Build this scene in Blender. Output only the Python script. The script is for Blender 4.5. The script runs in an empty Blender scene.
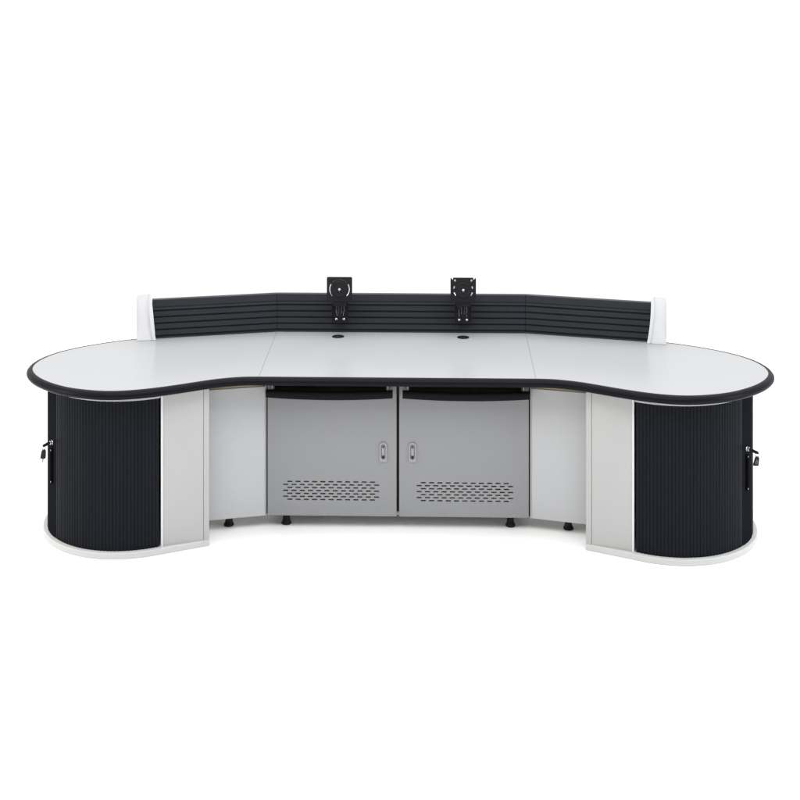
import bpy, bmesh, math
from mathutils import Vector, Matrix
PI = math.pi
S = bpy.context.scene
COL = S.collection

# ------------------------------------------------------------------ materials
def mat(name, col, rough=.5, metal=0., spec=.5, var=.03, scale=6., bump=0., bscale=300., coat=0., rvar=.05, stretch=None):
    m = bpy.data.materials.new(name); m.use_nodes = True
    nt = m.node_tree; b = nt.nodes['Principled BSDF']
    b.inputs['Metallic'].default_value = metal
    b.inputs['Specular IOR Level'].default_value = spec
    b.inputs['Coat Weight'].default_value = coat
    tc = nt.nodes.new('ShaderNodeTexCoord')
    n = nt.nodes.new('ShaderNodeTexNoise'); n.inputs['Scale'].default_value = scale; n.inputs['Detail'].default_value = 5
    if stretch:
        mp = nt.nodes.new('ShaderNodeMapping'); mp.inputs['Scale'].default_value = stretch
        nt.links.new(tc.outputs['Object'], mp.inputs['Vector']); nt.links.new(mp.outputs['Vector'], n.inputs['Vector'])
    else: nt.links.new(tc.outputs['Object'], n.inputs['Vector'])
    r = nt.nodes.new('ShaderNodeMapRange')
    r.inputs['To Min'].default_value = 1-var; r.inputs['To Max'].default_value = 1+var
    nt.links.new(n.outputs['Fac'], r.inputs['Value'])
    v = nt.nodes.new('ShaderNodeVectorMath'); v.operation = 'SCALE'
    v.inputs[0].default_value = col
    nt.links.new(r.outputs['Result'], v.inputs['Scale'])
    nt.links.new(v.outputs['Vector'], b.inputs['Base Color'])
    r2 = nt.nodes.new('ShaderNodeMapRange')
    r2.inputs['To Min'].default_value = max(0, rough-rvar); r2.inputs['To Max'].default_value = rough+rvar
    nt.links.new(n.outputs['Fac'], r2.inputs['Value']); nt.links.new(r2.outputs['Result'], b.inputs['Roughness'])
    if bump:
        n2 = nt.nodes.new('ShaderNodeTexNoise'); n2.inputs['Scale'].default_value = bscale; n2.inputs['Detail'].default_value = 3
        nt.links.new(tc.outputs['Object'], n2.inputs['Vector'])
        bp = nt.nodes.new('ShaderNodeBump'); bp.inputs['Strength'].default_value = bump; bp.inputs['Distance'].default_value = .001
        nt.links.new(n2.outputs['Fac'], bp.inputs['Height']); nt.links.new(bp.outputs['Normal'], b.inputs['Normal'])
    return m

M = dict(
    top=mat('white_laminate', (.308, .311, .318), .24, spec=.10, var=.012),
    under=mat('beige_board', (.26, .225, .15), .6, spec=.2),
    nose=mat('black_edge_vinyl', (.0065, .0065, .009), .36, spec=.06, var=.08, bump=.06, bscale=500),
    slat=mat('anodised_slat', (.027, .029, .034), .42, spec=.12, var=.06),
    tamb=mat('dark_tambour', (.0085, .0098, .0130), .36, spec=.05, var=.28, scale=45, stretch=(1, 1, .04)),
    rail=mat('shutter_rail_black', (.0095, .010, .0125), .75, spec=.0, var=.1),
    pull=mat('matt_black_handle', (.0035, .0035, .004), .8, spec=.0, var=.1),
    dsteel=mat('dull_steel', (.16, .16, .17), .4, spec=.3),
    grey=mat('grey_painted_steel', (.240, .242, .249), .38, spec=.30, var=.02, bump=.05, bscale=500),
    sgrey=mat('pale_grey_panel', (.420, .424, .434), .38, spec=.30, var=.02),
    cream=mat('warm_white_panel', (.378, .379, .377), .42, spec=.3, var=.012),
    cream_lit=mat('warm_white_lit', (.500, .500, .495), .42, spec=.3, var=.012),  # same paint as the panels, lightened to put light from above into the colour
    cap=mat('white_plastic', (.63, .632, .64), .35, spec=.4, var=.01),
    dark=mat('dark_gap', (.03, .03, .025), .7, spec=.1),
    brown=mat('brown_board', (.050, .044, .034), .6, spec=.1),
    black=mat('black_plastic', (.006, .006, .007), .45, spec=.2, var=.1),
    blackm=mat('black_powder_coat', (.008, .008, .010), .42, spec=.25, var=.15, bump=.1, bscale=900),
    steel=mat('bright_steel', (.62, .62, .63), .25, metal=1., var=.05),
    latch=mat('satin_zinc', (.28, .28, .295), .35, metal=.0, spec=.3, var=.04),
    floor=mat('white_floor', (.93, .93, .93), .9, spec=0., var=.004),
)

# ------------------------------------------------------------------ helpers
def link(o, parent=None):
    COL.objects.link(o); o.parent = parent; return o
def obj(name, bm, m, parent=None, smooth=False, bevel=0., seg=2, mats=None, angle=35):
    bmesh.ops.recalc_face_normals(bm, faces=bm.faces)
    me = bpy.data.meshes.new(name); bm.to_mesh(me); bm.free()
    for k in (mats or [m]): me.materials.append(M[k])
    o = bpy.data.objects.new(name, me); link(o, parent)
    if smooth or bevel:
        me.polygons.foreach_set('use_smooth', [True]*len(me.polygons))
        me.set_sharp_from_angle(angle=math.radians(angle))
    if bevel:
        b = o.modifiers.new('bevel', 'BEVEL'); b.width = bevel; b.segments = seg; b.limit_method = 'ANGLE'; b.angle_limit = math.radians(40)
        b.harden_normals = True
    return o
def empty(name, loc, label, cat, group=None):
    o = bpy.data.objects.new(name, None); o.location = loc; o.empty_display_size = .1
    COL.objects.link(o); o['label'] = label; o['category'] = cat
    if group: o['group'] = group
    return o
def box(bm, x0, x1, y0, y1, z0, z1):
    vs = [bm.verts.new((x, y, z)) for z in (z0, z1) for x, y in ((x0, y0), (x1, y0), (x1, y1), (x0, y1))]
    for f in ((0, 1, 2, 3), (4, 5, 6, 7), (0, 1, 5, 4), (1, 2, 6, 5), (2, 3, 7, 6), (3, 0, 4, 7)):
        bm.faces.new([vs[i] for i in f])
    return vs
def prism(bm, pts, z0, z1):
    a = [bm.verts.new((x, y, z0)) for x, y in pts]; b = [bm.verts.new((x, y, z1)) for x, y in pts]
    n = len(pts)
    bm.faces.new(a); bm.faces.new(b)
    for i in range(n): bm.faces.new((a[i], a[(i+1) % n], b[(i+1) % n], b[i]))
    return a, b
def lathe(bm, prof, n=32, M4=None):
    """prof = [(r, z)...] closed to the axis at both ends"""
    rings = []
    for r, z in prof:
        ring = [bm.verts.new((r*math.cos(2*PI*i/n), r*math.sin(2*PI*i/n), z)) for i in range(n)] if r > 1e-6 else [bm.verts.new((0, 0, z))]
        rings.append(ring)
    for A, B in zip(rings, rings[1:]):
        if len(A) == 1 and len(B) == 1: continue
        for i in range(n):
            j = (i+1) % n
            if len(A) == 1: bm.faces.new((A[0], B[i], B[j]))
            elif len(B) == 1: bm.faces.new((A[i], A[j], B[0]))
            else: bm.faces.new((A[i], A[j], B[j], B[i]))
    vs = [v for r in rings for v in r]
    if M4 is not None: bmesh.ops.transform(bm, matrix=M4, verts=vs)
    return vs
def tube(bm, pts, r, n=10):
    pts = [Vector(p) for p in pts]; rings = []
    for i, p in enumerate(pts):
        t = (pts[min(i+1, len(pts)-1)]-pts[max(i-1, 0)]).normalized()
        u = t.cross(Vector((0, 0, 1)))
        if u.length < 1e-3: u = t.cross(Vector((1, 0, 0)))
        u.normalize(); w = t.cross(u)
        rings.append([bm.verts.new(p+r*(math.cos(2*PI*k/n)*u+math.sin(2*PI*k/n)*w)) for k in range(n)])
    for A, B in zip(rings, rings[1:]):
        for k in range(n): bm.faces.new((A[k], A[(k+1) % n], B[(k+1) % n], B[k]))
    bm.faces.new(rings[0]); bm.faces.new(rings[-1])
def frame(o, ux, uy, uz):
    m = Matrix.Identity(4)
    for i, v in enumerate((ux, uy, uz, o)):
        for k in range(3): m[k][i] = v[k]
    return m
def catmull(P, n=8):
    out = []
    for i in range(len(P)-1):
        p0 = P[max(i-1, 0)]; p1 = P[i]; p2 = P[i+1]; p3 = P[min(i+2, len(P)-1)]
        for k in range(n):
            t = k/n
            out.append(tuple(.5*(2*p1[c]+(p2[c]-p0[c])*t+(2*p0[c]-5*p1[c]+4*p2[c]-p3[c])*t*t+(3*p1[c]-p0[c]-3*p2[c]+p3[c])*t**3) for c in (0, 1)))
    out.append(P[-1]); return out
def capsule(cx, cy, w, h, n=5, vert=False):
    """rounded slot outline"""
    r = min(w, h)/2; L = (max(w, h)/2-r); pts = []
    for s, a0 in ((1, -PI/2), (-1, PI/2)):
        for k in range(n+1):
            a = a0+PI*k/n
            pts.append((s*L+r*math.cos(a), r*math.sin(a)))
    if vert: pts = [(-y, x) for x, y in pts]
    return [(cx+x, cy+y) for x, y in pts]
def plate(name, loops, thick, m, parent, mtx, bev=.0006):
    """flat plate with holes; local x,y outline, z = thickness direction, placed by mtx"""
    cu = bpy.data.curves.new(name, 'CURVE'); cu.dimensions = '2D'; cu.fill_mode = 'BOTH'
    cu.extrude = thick/2-bev; cu.bevel_depth = bev; cu.bevel_resolution = 1; cu.offset = -bev
    for L in loops:
        sp = cu.splines.new('POLY'); sp.points.add(len(L)-1)
        for q, (x, y) in zip(sp.points, L): q.co = (x, y, 0, 1)
        sp.use_cyclic_u = True
    tmp = bpy.data.objects.new('tmp', cu); COL.objects.link(tmp)
    dg = bpy.context.evaluated_depsgraph_get()
    me = bpy.data.meshes.new_from_object(tmp.evaluated_get(dg))
    bpy.data.objects.remove(tmp); bpy.data.curves.remove(cu)
    me.name = name; me.transform(mtx); me.materials.clear(); me.materials.append(M[m])
    o = bpy.data.objects.new(name, me); link(o, parent); return o

# ------------------------------------------------------------------ key numbers (metres)
A = .246                                    # angle the wings are turned towards the user
TOP = .75
CA, SA = math.cos(A), math.sin(A)

# ------------------------------------------------------------------ the floor
bm = bmesh.new()
v = [bm.verts.new(p) for p in ((-7, -7, 0), (7, -7, 0), (7, 4, 0), (-7, 4, 0))]; bm.faces.new(v)
fl = obj('floor', bm, 'floor'); fl['kind'] = 'structure'

desk = empty('console_desk', (0, 0, 0), 'long white curved control desk with black edging, rounded shutter cabinets and black slatted screen', 'desk')

# ------------------------------------------------------------------ worktops
WING = [(.6215, -.155), (.71, -.163), (.81, -.197), (.90, -.247), (1.00, -.304), (1.10, -.350), (1.20, -.376), (1.30, -.374),
        (1.42, -.338), (1.52, -.275), (1.605, -.193), (1.665, -.100), (1.692, -.010), (1.688, .090), (1.650, .195), (1.575, .292),
        (1.47, .378), (1.35, .449), (1.22, .508), (1.10, .545)]
wing = catmull([(.52, -.155)]+WING, 8)[8:]   # starts exactly at the seam
for sg in (-1, 1):
    bm = bmesh.new()
    pts = [(.6224, -.155)]+wing[1:]+[(.6420, .6655)]
    pts = [(sg*x, y) for x, y in pts]
    a, b = prism(bm, pts, .716, TOP)
    o = obj('worktop', bm, 'top', desk, mats=['top', 'under'])
    for p in o.data.polygons:
        if abs(p.normal.z) > .9 and p.center.z < .73: p.material_index = 1
bm = bmesh.new()
prism(bm, [(-.6209, -.155), (.6209, -.155), (.6405, .6655), (-.6405, .6655)], .716, TOP)
o = obj('worktop', bm, 'top', desk, mats=['top', 'under'])
for p in o.data.polygons:
    if abs(p.normal.z) > .9 and p.center.z < .73: p.material_index = 1
# dark strip inside the two joints, below the surface
# edge trim swept right round
right = [(x, y) for x, y in wing]
loop = [(x, -.155) for x in (-.5, -.3, -.1, .1, .3, .5)]+right+[(.86, .6095), (.66, .661), (.62, .6655), (.3, .6655), (0, .6655), (-.3, .6655), (-.62, .6655), (-.66, .661), (-.86, .6095)]+[(-x, y) for x, y in reversed(right)]
prof = [(0, .7506), (.006, .7512), (.013, .7495), (.020, .7455), (.0255, .7385), (.0275, .731), (.0260, .724), (.0215, .718), (.0150, .7145), (.004, .7135), (-.004, .7140)]
bm = bmesh.new(); rings = []
N = len(loop)
for i in range(N):
    p = Vector(loop[i]); q0 = Vector(loop[i-1]); q1 = Vector(loop[(i+1) % N])
    d0 = (p-q0).normalized(); d1 = (q1-p).normalized()
    n0 = Vector((d0.y, -d0.x)); n1 = Vector((d1.y, -d1.x)); n = (n0+n1).normalized(); n /= max(.5, n.dot(n1))
    rings.append([bm.verts.new((p.x+n.x*e, p.y+n.y*e, z)) for e, z in prof])
for i in range(N):
    Aa, B = rings[i], rings[(i+1) % N]
    for k in range(len(prof)-1): bm.faces.new((Aa[k], Aa[k+1], B[k+1], B[k]))
obj('edge_trim', bm, 'nose', desk, smooth=True, angle=60)

# cable grommets
for sg in (-1, 1):
    bm = bmesh.new()
    lathe(bm, [(.0, TOP-.004), (.0305, TOP-.004), (.0305, TOP+.0015), (.029, TOP+.0028), (.024, TOP+.003), (.023, TOP+.0012), (0, TOP+.0012)], 36, Matrix.Translation((sg*.317, .534, 0)))
    g = obj('cable_grommet', bm, 'black', desk, smooth=True)
    bm = bmesh.new()
    prism(bm, capsule(sg*.317, .529, .024, .008), TOP+.0013, TOP+.0030)
    obj('grommet_flap', bm, 'steel', g)

# ------------------------------------------------------------------ slatted screen
ZB, ZT = .7525, .946
H = ZT-ZB
def gz(f): return ZT-f*H
pr = [(-.030, ZT), (.000, ZT), (.0015, ZT-.001), (.002, ZT-.004)]       # (forward, z)
prev = gz(0)
for f, w, dp in ((.195, .0035, .003), (.285, .0075, .010), (.450, .0075, .010), (.615, .0075, .010), (.780, .0075, .010), (.945, .0085, .010)):
    z = gz(f)
    pr += [(.0030, z+w/2+.0015), (.002, z+w/2), (.002-dp, z+w/2-.0008), (.002-dp, z-w/2), (.0005, z-w/2-.0005)]
pr += [(.0015, ZB), (-.030, ZB)]
cor = Vector((.6385, .622)); fw_c = Vector((0, -1)); fw_w = Vector((-SA, -CA)); mit = (fw_c+fw_w).normalized()/math.cos(A/2)
def sweep_seg(P0, d0, P1, d1):
    bm = bmesh.new(); R = []
    for P, d in ((P0, d0), (P1, d1)):
        R.append([bm.verts.new((P.x+d.x*e, P.y+d.y*e, z)) for e, z in pr])
    n = len(pr)
    for k in range(n): bm.faces.new((R[0][k], R[0][(k+1) % n], R[1][(k+1) % n], R[1][k]))
    bm.faces.new(R[0]); bm.faces.new(R[1])
    return bm
mirr = lambda v: Vector((-v.x, v.y))
e = Vector((.0009, 0)); along = Vector((CA, -SA))
obj('slat_screen', sweep_seg(mirr(cor)+e, mirr(mit), cor-e, mit), 'slat', desk)
endp = cor+along*.630
for sg in (-1, 1):
    P0, P1, D0, D1 = cor+along*.0009, endp, mit, fw_w
    if sg < 0: P0, P1, D0, D1 = map(mirr, (P0, P1, D0, D1))
    obj('slat_screen', sweep_seg(P0, D0, P1, D1), 'slat', desk)
for sg in (-1, 1):
    t_ = Vector((-mit.y, mit.x)).normalized()
    qs = [cor+mit*a_+t_*b_ for a_, b_ in ((-.0095, -.003), (-.0095, .003), (-.028, .003), (-.028, -.003))]
    bm = bmesh.new(); prism(bm, [(sg*q.x, q.y) for q in qs], ZB+.001, ZT-.002); obj('screen_joint', bm, 'dark', desk)
# white end caps: profile seen from the front (u along the wing, z), curved inner side, rounded top
for sg in (-1, 1):
    prof = []
    for k in range(9):                                       # inner side sweeps out towards the foot
        t = k/8; prof.append((-.016+.020*(1-(1-t)**2.2), .7508+.215*t))
    for k in range(1, 6):
        a = PI-PI/2*k/5; prof.append((.004+.014+.014*math.cos(a), .966+.016*math.sin(a)))
    for k in range(0, 6):
        a = PI/2-PI/2*k/5; prof.append((.064+.014*math.cos(a), .966+.016*math.sin(a)))
    prof += [(.0785, .90), (.0775, .82), (.0765, .7508)]
    bm = bmesh.new()
    F = []; Bk = []
    for u, z in prof:
        t = (z-.75)/.23
        f = .026-.014*t+.004*math.sin(PI*t); bkk = -.048+.012*t
        for L, off in ((F, f), (Bk, bkk)):
            q = endp+along*u+fw_w*off
            L.append(bm.verts.new((sg*q.x, q.y, z)))
    n = len(prof)
    bm.faces.new(F); bm.faces.new(Bk)
    for k in range(n): bm.faces.new((F[k], F[(k+1) % n], Bk[(k+1) % n], Bk[k]))
    bmesh.ops.triangulate(bm, faces=[f for f in bm.faces if len(f.verts) > 4])
    cap_o = obj('end_cap', bm, 'cap', desk, bevel=.007, seg=3)
    bm = bmesh.new(); F = []; Bk = []                       # thin inner flange standing a little proud of the cap
    fl_ = [(u, z) for u, z in prof[:9]]+[(.0045, .9735), (.0095, .9795), (.0165, .9825)]
    fl_ += [(u+.0145 if z < .965 else .0165, z) for u, z in reversed(prof[:9])]
    for u, z in fl_:
        t = (z-.75)/.23; f = .033-.014*t+.004*math.sin(PI*t)
        for L_, off in ((F, f), (Bk, f-.012)):
            q = endp+along*(u-.0012)+fw_w*off; L_.append(bm.verts.new((sg*q.x, q.y, z)))
    bm.faces.new(F); bm.faces.new(Bk)
    for k in range(len(fl_)): bm.faces.new((F[k], F[(k+1) % len(fl_)], Bk[(k+1) % len(fl_)], Bk[k]))
    bmesh.ops.triangulate(bm, faces=[f for f in bm.faces if len(f.verts) > 4])
    obj('cap_flange', bm, 'cap', cap_o, bevel=.002)

# ------------------------------------------------------------------ centre cabinet
for x0, x1 in ((-.620, -.597), (.597, .620)):
    bm = bmesh.new(); box(bm, x0, x1, .0192, .56, .062, .714); obj('cabinet_side', bm, 'dark', desk)
bm = bmesh.new(); box(bm, -.5965, .5965, .0192, .545, .062, .078); obj('cabinet_bottom', bm, 'sgrey', desk)
bm = bmesh.new(); box(bm, -.5965, .5965, .5455, .56, .062, .714); obj('cabinet_back', bm, 'sgrey', desk)
for sg in (-1, 1):
    bm = bmesh.new(); q = ((.6211, -.150), (.6222, -.150), (.6418, .655), (.6407, .655))
    prism(bm, [(sg*x, y) for x, y in q], .7300, TOP-.0010); obj('worktop_joint', bm, 'dsteel', desk)
bm = bmesh.new(); box(bm, -.016, .016, .0205, .545, .079, .714)
obj('divider', bm, 'dark', desk)
bm = bmesh.new(); box(bm, -.596, -.0165, .30, .31, .56, .7145); box(bm, .0165, .596, .30, .31, .56, .7145)
obj('back_board', bm, 'brown', desk)
for sg in (-1, 1):
    x0, x1 = .0062, .6035
    outer = [(x0, .062), (x1, .062), (x1, .706), (.5815, .706), (.5815, .628), (.0415, .628), (.0415, .706), (x0, .706)]
    loops = [outer]
    for r in range(7):
        z = .2190-r*.01375
        n, xs = ((11, .0985+.01915) if r % 2 == 0 else (12, .0985))
        for k in range(n): loops.append(capsule(xs+k*.0383, z, .0245, .0062))
    loops = [[(sg*x, z) for x, z in L] for L in loops]
    mtx = frame((0, .009, 0), (1, 0, 0), (0, 0, 1), (0, -1, 0))
    door = plate('door', loops, .018, 'grey', desk, mtx, bev=.0012)
    # latch: pill shaped plate, recessed lever, key hole
    cx = sg*.0675; cz = .3605
    L = []
    for k in range(13):
        a = PI*k/12; L.append((cx+.0175*math.cos(a), cz+.028+.0175*math.sin(a)))
    L += [(cx-.0175, cz-.042), (cx-.0135, cz-.0455), (cx+.0135, cz-.0455), (cx+.0175, cz-.042)]
    hole = capsule(cx, cz+.002, .0205, .068, 6, True)
    pl = plate('latch', [L, hole], .006, 'latch', door, frame((0, -.003, 0), (1, 0, 0), (0, 0, 1), (0, -1, 0)), bev=.001)
    bm = bmesh.new()
    Lv = capsule(cx, cz+.004, .0125, .050, 6, True)
    a_, b_ = prism(bm, Lv, -.0045, .0005)
    for v in bm.verts: v.co = (v.co.x, v.co.z, v.co.y)
    obj('latch_lever', bm, 'latch', door, bevel=.001)
    for zz, rr, nm in ((cz-.021, .0055, 'latch_keyhole'), (cz+.024, .0035, 'latch_pin')):
        bm = bmesh.new(); lathe(bm, [(0, 0), (rr, 0), (rr, .0085), (rr*.8, .0095), (0, .0095)], 20, frame((cx, 0, zz), (1, 0, 0), (0, 0, 1), (0, -1, 0)))
        obj(nm, bm, 'blackm', door, smooth=True)
    # keyboard tray: bowed black bullnose with steel runners
    bm = bmesh.new()
    xa, xb = .0225, .6065; front = []; K = 24
    prf = [(.020, .655), (.006, .655), (.0015, .6525), (0, .648), (0, .627), (.002, .622), (.007, .6195), (.020, .6195)]
    rings = []
    for k in range(K+1):
        t = k/K; x = xa+(xb-xa)*t
        y = -.046-.021*(1-(2*t-1)**2)
        rings.append([bm.verts.new((sg*x, y+dy, z-.0035*(1-(2*t-1)**2) if z < .63 else z)) for dy, z in prf[:-1]]+[bm.verts.new((sg*x, y+.02, .6195))])
    for R0, R1 in zip(rings, rings[1:]):
        for q in range(len(prf)): bm.faces.new((R0[q], R0[(q+1) % len(prf)], R1[(q+1) % len(prf)], R1[q]))
    bm.faces.new(rings[0]); bm.faces.new(rings[-1])
    tray = obj('keyboard_tray', bm, 'nose', desk, smooth=True, angle=50)
    bm = bmesh.new(); box(bm, min(sg*.05, sg*.573), max(sg*.05, sg*.573), -.03, .28, .632, .646)
    obj('tray_board', bm, 'brown', tray)
    for xr in (.0455, .5775):
        bm = bmesh.new()
        xr *= sg
        box(bm, xr-.003, xr+.003, -.035, .26, .6475, .6785); box(bm, xr-.008, xr+.008, -.020, .004, .650, .662)
        obj('runner', bm, 'latch' if abs(xr) < .1 else 'latch', tray, bevel=.001)

# side panels beside the kneehole
for sg in (-1, 1):
    p0 = Vector((.6145, .0015)); p1 = p0+along*.34
    back = -fw_w*.018
    bm = bmesh.new(); prism(bm, [(sg*q.x, q.y) for q in (p0, p1, p1+back, p0+back)], .060, .658)
    obj('side_panel', bm, 'sgrey', desk, bevel=.0015)
    bm = bmesh.new(); box(bm, *sorted((sg*.6098, sg*.6138)), -.001, .017, .0600, .664); obj('corner_highlight', bm, 'cream', desk)  # highlight on the panel corner, put in as a thin pale strip
    a0 = p0+back*.25; a1 = p1+back*.25
    bm = bmesh.new(); prism(bm, [(sg*q.x, q.y) for q in (a0, a1, a1+back*.7, a0+back*.7)], .6585, .7155)
    obj('top_rail', bm, 'under', desk)

# levelling feet
for x, y in ((-.523, .060), (.523, .060), (-.789, .034), (.789, .034)):
    bm = bmesh.new()
    lathe(bm, [(0, .0005), (.0215, .0005), (.0235, .003), (.0235, .008), (.0205, .0115), (.0175, .020), (.0162, .030), (.0162, .0635), (0, .0635)], 32, Matrix.Translation((x, y, 0)))
    obj('levelling_foot', bm, 'black', desk, smooth=True, angle=40)

# ------------------------------------------------------------------ shutter pedestals
CX, CY, R = 1.244, .075, .391
def arc(a0, a1, r, n=40):
    return [(CX+r*math.cos(math.radians(a0+(a1-a0)*k/n)), CY+r*math.sin(math.radians(a0+(a1-a0)*k/n))) for k in range(n+1)]
A0 = -121.                                       # where the shutter starts, next to the white panel
PB = arc(A0, A0, R+.004, 1)[0]; PA = (.8405, -.1865)
for sg in (-1, 1):
    ped_m = lambda L: [(sg*x, y) for x, y in L]
    inner_back = (PA[0]+SA*.56, PA[1]+CA*.56)
    # base plate first: it is the part the rest hangs on
    bp = [(PA[0]-.001, PA[1]-.003), (.93, -.231)]+arc(A0+4, 28, .4115, 60)+[(1.42, .40), inner_back]
    bm = bmesh.new(); prism(bm, ped_m(bp), 0, .0275)
    ped = obj('pedestal', bm, 'cream_lit', desk, bevel=.0035, seg=3)
    # top plate (the pale rim below the worktop)
    tp = [(PA[0]+.030, PA[1]+.040), (1.045, -.205)]+arc(A0+.6, 28, .398, 60)+[(1.40, .39), (inner_back[0]+.002, inner_back[1]-.003)]
    bm = bmesh.new(); prism(bm, ped_m(tp), .6855, .7155)
    obj('top_plate', bm, 'cream', ped, bevel=.002)
    # white front panel: post, shallow groove, panel, lip beside the shutter
    a = Vector(PA); b = Vector(PB); d = (b-a).normalized(); nin = Vector((-d.y, d.x))    # nin points inward (+y)
    L = (b-a).length
    def slab(u0, u1, f0, dep, z0=.0262, z1=.7155):
        bm = bmesh.new()
        q = [a+d*u0+nin*f0, a+d*u1+nin*f0, a+d*u1+nin*(f0+dep), a+d*u0+nin*(f0+dep)]
        prism(bm, ped_m([(p.x, p.y) for p in q]), z0, z1); return bm
    obj('corner_post', slab(0, .0255, 0, .024), 'cream', ped, bevel=.003, seg=3)
    obj('front_panel', slab(.0266, L-.0090, .0008, .020), 'cream', ped, bevel=.001)
    obj('shutter_lip', slab(L-.0085, L-.0005, -.0008, .020), 'cap', ped, bevel=.001)
    # inner side and back
    s0 = a+Vector((SA, CA))*.025; s1 = Vector(inner_back)
    w = Vector((CA, -SA))*.018
    bm = bmesh.new(); prism(bm, ped_m([(q.x, q.y) for q in (s0, s0+w, s1+w, s1)]), .0278, .685)
    obj('inner_side', bm, 'cream', ped, bevel=.001)
    # rolling shutter: ribbed slats round the curve
    def shutter(name, a0, a1, ribs):
        pts = []
        pitch = 2.25
        n = max(1, round((a1-a0)/pitch)) if ribs else 1
        for k in range(n):
            s = a0+(a1-a0)*k/n; w_ = (a1-a0)/n
            if ribs:
                for f, dr in ((0, -.0019), (.10, -.0019), (.18, -.0004), (.34, .0007), (.58, .0009), (.82, .0006), (.92, -.0003)):
                    pts.append((s+w_*f, R+dr))
            else:
                for q in range(10): pts.append((s+w_*q/10, R+(.002 if 0 < q < 10 else -.001)))
        pts.append((a1, R-.003))
        outer = [(CX+r*math.cos(math.radians(t)), CY+r*math.sin(math.radians(t))) for t, r in pts]
        inner = [(CX+(R-.009)*math.cos(math.radians(t)), CY+(R-.009)*math.sin(math.radians(t))) for t, r in reversed(pts)]
        bm = bmesh.new(); o_ = ped_m(outer); i_ = ped_m(inner)
        m_ = len(o_)
        V = {}
        for nm, LL in (('o', o_), ('i', list(reversed(i_)))):
            for zi, z in enumerate((.0282, .685)):
                V[nm, zi] = [bm.verts.new((x, y, z)) for x, y in LL]
        for k in range(m_-1):
            bm.faces.new((V['o', 0][k], V['o', 0][k+1], V['o', 1][k+1], V['o', 1][k]))
            bm.faces.new((V['i', 0][k], V['i', 0][k+1], V['i', 1][k+1], V['i', 1][k]))
            for zi in (0, 1): bm.faces.new((V['o', zi][k], V['o', zi][k+1], V['i', zi][k+1], V['i', zi][k]))
        for k in (0, m_-1): bm.faces.new((V['o', 0][k], V['o', 1][k], V['i', 1][k], V['i', 0][k]))
        return obj(name, bm, 'tamb' if ribs else 'rail', ped, smooth=True, angle=22)
    sh = shutter('shutter', A0+1.0, -43.0, True)
    shutter('shutter_rail', -42.6, -24.5, False)
    shutter('shutter', -24.0, 28.0, True)
    # back wall of the pedestal
    e0 = Vector(arc(28, 28, R, 1)[0])
    bm = bmesh.new(); prism(bm, ped_m([(e0.x, e0.y), (1.40, .385), (s1.x+.02, s1.y-.004), (s1.x+.02, s1.y-.022), (1.39, .367), (e0.x-.016, e0.y-.008)]), .0278, .685)
    obj('back_panel', bm, 'cream', ped)
    # pull handle and lock on the smooth rail
    th = math.radians(-38); rad = Vector((math.cos(th), math.sin(th), 0)); tan = Vector((-math.sin(th), math.cos(th), 0))
    c0 = Vector((CX, CY, 0))+rad*(R+.0025)
    def P(t, r, z): q = c0+tan*t+rad*r; return (sg*q.x, q.y, z)
    bm = bmesh.new()
    pf = capsule(0, .345, .0185, .160, 6, True); pi = [(x*.62, .345+(z-.345)*.955) for x, z in pf]
    rgs = [[bm.verts.new(P(x, dz, z)) for x, z in L_] for L_, dz in ((pf, -.001), (pf, .005), (pi, .0085))]
    for Ra, Rb in zip(rgs, rgs[1:]):
        for k in range(len(pf)): bm.faces.new((Ra[k], Ra[(k+1) % len(pf)], Rb[(k+1) % len(pf)], Rb[k]))
    bm.faces.new(rgs[0]); bm.faces.new(rgs[-1])
    obj('pull_handle', bm, 'pull', ped, smooth=True, angle=40)
    for z in (.2735, .4165):
        bm = bmesh.new(); q = Vector(P(-.001, .0084, z)); n_ = Vector((sg*rad.x, rad.y, 0)); t_ = Vector((0, 0, 1)).cross(n_)
        lathe(bm, [(0, 0), (.0035, 0), (.0035, .001), (.002, .002), (0, .0022)], 12, frame(q, t_, Vector((0, 0, 1)), n_))
        obj('handle_screw', bm, 'latch', ped, smooth=True)
    kz = .449
    n_ = Vector((sg*rad.x, rad.y, 0)); t_ = Vector((0, 0, 1)).cross(n_)
    fr = frame(Vector(P(.004, 0, kz)), t_, Vector((0, 0, 1)), n_)
    bm = bmesh.new(); lathe(bm, [(0, 0), (.0105, 0), (.0105, .002), (.009, .003), (.0088, .010), (.0075, .0115), (0, .0115)], 28, fr)
    obj('lock_barrel', bm, 'steel', ped, smooth=True, angle=35)

    # key left in the lock with its tag hanging from a ring: a thing of its own
    side = 'left' if sg < 0 else 'right'
    key = empty('key', tuple(Vector(P(.004, .012, kz))), f'black headed key with dangling tag in the lock of the {side} end cabinet', 'key', 'keys left in the end cabinet locks')
    base = Vector(P(.004, 0, kz)); inv = -Vector(key.location)
    far = .010 if sg > 0 else 0.
    def K(t, r, z):
        r += far*min(1, max(0, (r-.018)/.02)); return Vector((base.x+t_.x*t+n_.x*r, base.y+t_.y*t+n_.y*r, kz+z))+inv
    # blade + head, drooping a little
    bm = bmesh.new(); tube(bm, [K(0, .008, 0), K(0, .014, -.0006)], .0026, 8)
    obj('key_blade', bm, 'steel', key, smooth=True)
    bm = bmesh.new()
    hd = [(.012, .0055), (.018, .0062), (.024, .0045), (.033, .0010), (.041, -.001), (.045, -.0055), (.043, -.0125), (.036, -.0125), (.026, -.010), (.017, -.0085), (.012, -.006)]
    f0 = [bm.verts.new(K(-.004, r, z)) for r, z in hd]; f1 = [bm.verts.new(K(.004, r, z)) for r, z in hd]
    bm.faces.new(f0); bm.faces.new(f1)
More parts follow.
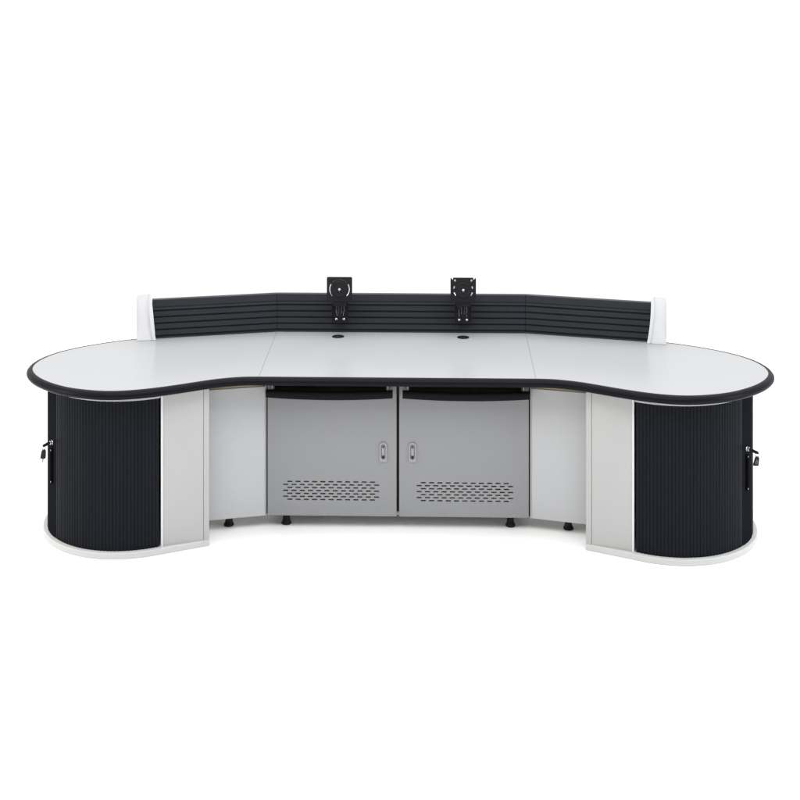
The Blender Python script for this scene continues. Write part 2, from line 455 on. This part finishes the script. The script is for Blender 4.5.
    for k in range(len(hd)): bm.faces.new((f0[k], f0[(k+1) % len(hd)], f1[(k+1) % len(hd)], f1[k]))
    obj('key_head', bm, 'black', key, bevel=.0012)
    bm = bmesh.new(); rc = []
    for k in range(17):
        a_ = 2*PI*k/16; rc.append(K(.001, (.0385+.0062*math.sin(a_)), -.0175+.0085*math.cos(a_)))
    tube(bm, rc, .0018, 6)
    obj('key_ring', bm, 'dsteel', key, smooth=True)
    bm = bmesh.new()
    tilt = .16 if sg > 0 else .10
    tg = [(-.006, -.0235), (.006, -.0235), (.0105, -.031), (.0125, -.062), (.0095, -.0655), (-.0095, -.0655), (-.0125, -.062), (-.0105, -.031)]
    # broad side turned towards the room
    tt = Vector((1, 0, 0)); dd = Vector((0, -1, 0))
    cen = K(.001, .0385, 0)
    def T(u, w_, z): 
        uu = u*math.cos(tilt)+ (z+.02)*math.sin(tilt)*(1 if sg > 0 else 1)
        return cen+tt*uu+dd*w_+Vector((0, 0, z))
    f0 = [bm.verts.new(T(u, -.0025, z)) for u, z in tg]; f1 = [bm.verts.new(T(u, .0025, z)) for u, z in tg]
    bm.faces.new(f0); bm.faces.new(f1)
    for k in range(len(tg)): bm.faces.new((f0[k], f0[(k+1) % len(tg)], f1[(k+1) % len(tg)], f1[k]))
    obj('key_tag', bm, 'black', key, bevel=.001)
    if sg < 0:
        bm = bmesh.new()
        bl = [(-.003, -.0662), (.003, -.0662), (.0028, -.078), (.0, -.083), (-.0022, -.079)]
        f0 = [bm.verts.new(T(u, -.001, z)) for u, z in bl]; f1 = [bm.verts.new(T(u, .001, z)) for u, z in bl]
        bm.faces.new(f0); bm.faces.new(f1)
        for k in range(len(bl)): bm.faces.new((f0[k], f0[(k+1) % len(bl)], f1[(k+1) % len(bl)], f1[k]))
        obj('spare_blade', bm, 'dsteel', key)
    else:
        bm = bmesh.new()
        ring = [(.0042*math.cos(2*PI*k/16), -.049+.0055*math.sin(2*PI*k/16)) for k in range(17)]
        tube(bm, [T(u, .0030, z) for u, z in ring], .0009, 6)
        tube(bm, [T(0, .0030, -.0435), T(0, .0030, -.036)], .0010, 6)
        obj('tag_mark', bm, 'latch', key, smooth=True)

# ------------------------------------------------------------------ monitor mounts hooked on the slats
def mount(x, kind, label):
    root = empty('monitor_mount', (x, .600, .75), label, 'monitor mount', 'monitor mounts on the slatted screen')
    F = lambda y: frame((0, y, 0), (1, 0, 0), (0, 0, 1), (0, -1, 0))     # plate plane at local y
    # square plate
    w = .0645; zc = .243; h = .062
    if kind == 0:
        c = .007
        out = []
        for sx, sz, a0 in ((1, 1, 0), (-1, 1, 90), (-1, -1, 180), (1, -1, 270)):
            for k in range(5):
                a = math.radians(a0+90*k/4); out.append((sx*(w-c)+c*math.cos(a), zc+sz*(h-c)+c*math.sin(a)))
    else:
        out = [(w, zc-h), (w, zc+h-.004), (w-.004, zc+h-.002), (w-.012, zc+h-.012), (w-.014, zc+h), (-w+.014, zc+h), (-w+.012, zc+h-.012), (-w+.004, zc+h-.002), (-w, zc+h-.004), (-w, zc-h)]
    def arcslot(a0, a1, r, t):
        o_ = [((r+t)*math.cos(math.radians(a0+(a1-a0)*k/14)), zc+(r+t)*math.sin(math.radians(a0+(a1-a0)*k/14))) for k in range(15)]
        i_ = [((r-t)*math.cos(math.radians(a1+(a0-a1)*k/14)), zc+(r-t)*math.sin(math.radians(a1+(a0-a1)*k/14))) for k in range(15)]
        return o_+i_
    if kind == 0: slots = [arcslot(150, 222, .0495, .0022), arcslot(-42, 30, .0495, .0022)]
    else: slots = [arcslot(158, 172, .0475, .0025), arcslot(8, 22, .0475, .0025), arcslot(196, 218, .0475, .003), arcslot(-38, -16, .0475, .003),
                   capsule(-.0415, zc+.0475, .007, .011, 4, True), capsule(.0415, zc+.0475, .007, .011, 4, True)]
    pl = plate('mounting_plate', [out]+slots, .004, 'blackm', root, F(-.075), bev=.0008)
    # glints along the slots, put in as thin bright metal tubes
    if kind == 0: segs = [((.0495, 203, 222), .0021), ((.0495, -42, -23), .0021), ((.0495, 148, 203), .0009), ((.0495, -23, 32), .0009), ((.0495, 40, 140), .0006)]
    else: segs = [((.0475, 197, 217), .0022), ((.0475, -37, -17), .0022), ((.0475, 159, 171), .0015), ((.0475, 9, 21), .0015)]
    for (r, a0, a1), rr in segs:
        bm = bmesh.new(); tube(bm, [(r*math.cos(math.radians(a0+(a1-a0)*k/10)), -.0765, zc+r*math.sin(math.radians(a0+(a1-a0)*k/10))) for k in range(11)], rr, 6)
        obj('slot_glint', bm, 'steel' if rr > .002 else 'latch', pl, smooth=True)
    if kind:
        for sx in (-1, 1):
            bm = bmesh.new(); tube(bm, [(sx*.0415, -.0765, zc+.044), (sx*.0415, -.0765, zc+.051)], .0022, 6)
            obj('slot_glint', bm, 'latch', pl, smooth=True)
    fr = lambda y, z, x_=0: frame((x_, y, z), (1, 0, 0), (0, 0, 1), (0, -1, 0))
    bm = bmesh.new(); lathe(bm, [(0, 0), (.040, 0), (.040, .004), (.0385, .0055), (.030, .006), (.029, .005), (.012, .005), (0, .005)], 48, fr(-.0772, zc))
    obj('swivel_disc', bm, 'blackm', root, smooth=True, angle=30)
    bm = bmesh.new(); lathe(bm, [(0, 0), (.0066, 0), (.0066, .003), (.0054, .0045), (.0028, .0045), (.0028, .001), (0, .001)], 24, fr(-.0820, zc))
    obj('centre_screw', bm, 'steel', root, smooth=True, angle=35)
    # tilt joint behind and arm down
    bm = bmesh.new(); box(bm, -.034, .034, -.070, -.052, zc-.088, zc-.040)
    lathe(bm, [(0, -.038), (.010, -.038), (.010, .038), (0, .038)], 20, frame((0, -.056, zc-.066), (0, 1, 0), (0, 0, 1), (1, 0, 0)))
    obj('tilt_joint', bm, 'blackm', root, bevel=.003)
    # wall bracket with two long slots and two screws
    L = [(-.041, .068), (.041, .068), (.041, .166), (.030, .176), (-.030, .176), (-.041, .166)]
    sl = [capsule(-.0145, .126, .009, .052, 5, True), capsule(.0145, .126, .009, .052, 5, True)]
    br = plate('slat_bracket', [L]+sl, .005, 'blackm', root, F(-.030), bev=.0008)
    for sx in (-1, 1):
        bm = bmesh.new(); tube(bm, [(sx*.0195, -.0340, .150), (sx*.0200, -.0345, .125), (sx*(.0150 if kind == 0 else .0195), -.0340, .098)], .0014, 6)
        obj('bracket_rib', bm, 'latch', br, smooth=True)
        bm = bmesh.new(); tube(bm, [(sx*.0085, -.0340, .150), (sx*.0090, -.0345, .110)], .0010, 6)
        obj('bracket_rib', bm, 'latch', br, smooth=True)
        bm = bmesh.new(); box(bm, sx*.0402-.001, sx*.0402+.001, -.042, -.030, .075, .160)
        obj('bracket_flange', bm, 'blackm', br)
    bm = bmesh.new()
    box(bm, -.0075, .0075, -.052, -.033, .095, .170)
    obj('arm', bm, 'blackm', root, bevel=.002)
    for sx in (-1, 1):
        bm = bmesh.new(); lathe(bm, [(0, 0), (.0068, 0), (.0068, .003), (.0045, .0055), (0, .006)], 20, fr(-.0325, .0815, sx*.0195))
        obj('bracket_screw', bm, 'steel', root, smooth=True, angle=50)
    # hooks into the slats
    for z in (.068, .130):
        bm = bmesh.new(); box(bm, -.036, .036, -.0275, .012, z, z+.006); obj('hook', bm, 'blackm', root)
    return root
mount(-.309, 0, 'black monitor mount with rounded square plate and two long curved slots, on the slatted screen')
mount(.317, 1, 'black monitor mount with notched top corners and four short slots, on the slatted screen')

# ------------------------------------------------------------------ camera
cam = bpy.data.cameras.new('camera'); co = bpy.data.objects.new('camera', cam); COL.objects.link(co)
psi = -.02562; d = 5.5
co.location = (-math.sin(psi)*d, -math.cos(psi)*d, 2.34615)
co.rotation_euler = (PI/2, 0, -psi)
cam.sensor_width = 36; cam.lens = 1190.75*36/800
cam.shift_x = (400-397.85)/800; cam.shift_y = -(400-22.1)/800
cam.clip_end = 1000; cam.clip_start = .05
S.camera = co

# ------------------------------------------------------------------ light: white studio surround and soft boxes
w = bpy.data.worlds.new('World'); S.world = w; w.use_nodes = True
nt = w.node_tree; bg = nt.nodes['Background']; bg.inputs['Color'].default_value = (1, 1, 1, 1)
# white backdrop side behind the desk, dim room behind the camera
tc = nt.nodes.new('ShaderNodeTexCoord'); sx_ = nt.nodes.new('ShaderNodeSeparateXYZ'); nt.links.new(tc.outputs['Generated'], sx_.inputs[0])
mr = nt.nodes.new('ShaderNodeMapRange'); mr.interpolation_type = 'SMOOTHSTEP'
mr.inputs['From Min'].default_value = -.55; mr.inputs['From Max'].default_value = .20
mr.inputs['To Min'].default_value = .12; mr.inputs['To Max'].default_value = 1.08
nt.links.new(sx_.outputs['Y'], mr.inputs['Value']); nt.links.new(mr.outputs['Result'], bg.inputs['Strength'])
def softbox(name, loc, target, sx, sy, power, col=(1, 1, 1)):
    l = bpy.data.lights.new(name, 'AREA'); l.shape = 'RECTANGLE'; l.size = sx; l.size_y = sy; l.energy = power; l.color = col
    o = bpy.data.objects.new(name, l); COL.objects.link(o); o.location = loc
    o.rotation_euler = (Vector(target)-Vector(loc)).to_track_quat('-Z', 'Y').to_euler()
    return o
softbox('overhead_softbox', (0, .8, 4.4), (0, .8, 0), 9, 6.0, 370)
softbox('front_softbox', (0, -3.5, 4.8), (0, 0, .3), 5.5, 2.0, 200)
softbox('left_softbox', (-4.9, -1.8, 1.9), (0, 0, .3), 2.0, 2.2, 120, (1, .975, .93))
softbox('right_softbox', (4.9, -1.8, 1.9), (0, 0, .3), 2.0, 2.2, 120, (.92, .965, 1))

S.render.engine = 'CYCLES'
S.cycles.max_bounces = 8
S.cycles.caustics_reflective = False; S.cycles.caustics_refractive = False
S.cycles.sample_clamp_indirect = 4
S.view_settings.view_transform = 'Standard'; S.view_settings.look = 'None'
S.view_settings.exposure = 0; S.view_settings.gamma = 1
S.render.resolution_x = 1024; S.render.resolution_y = 1024
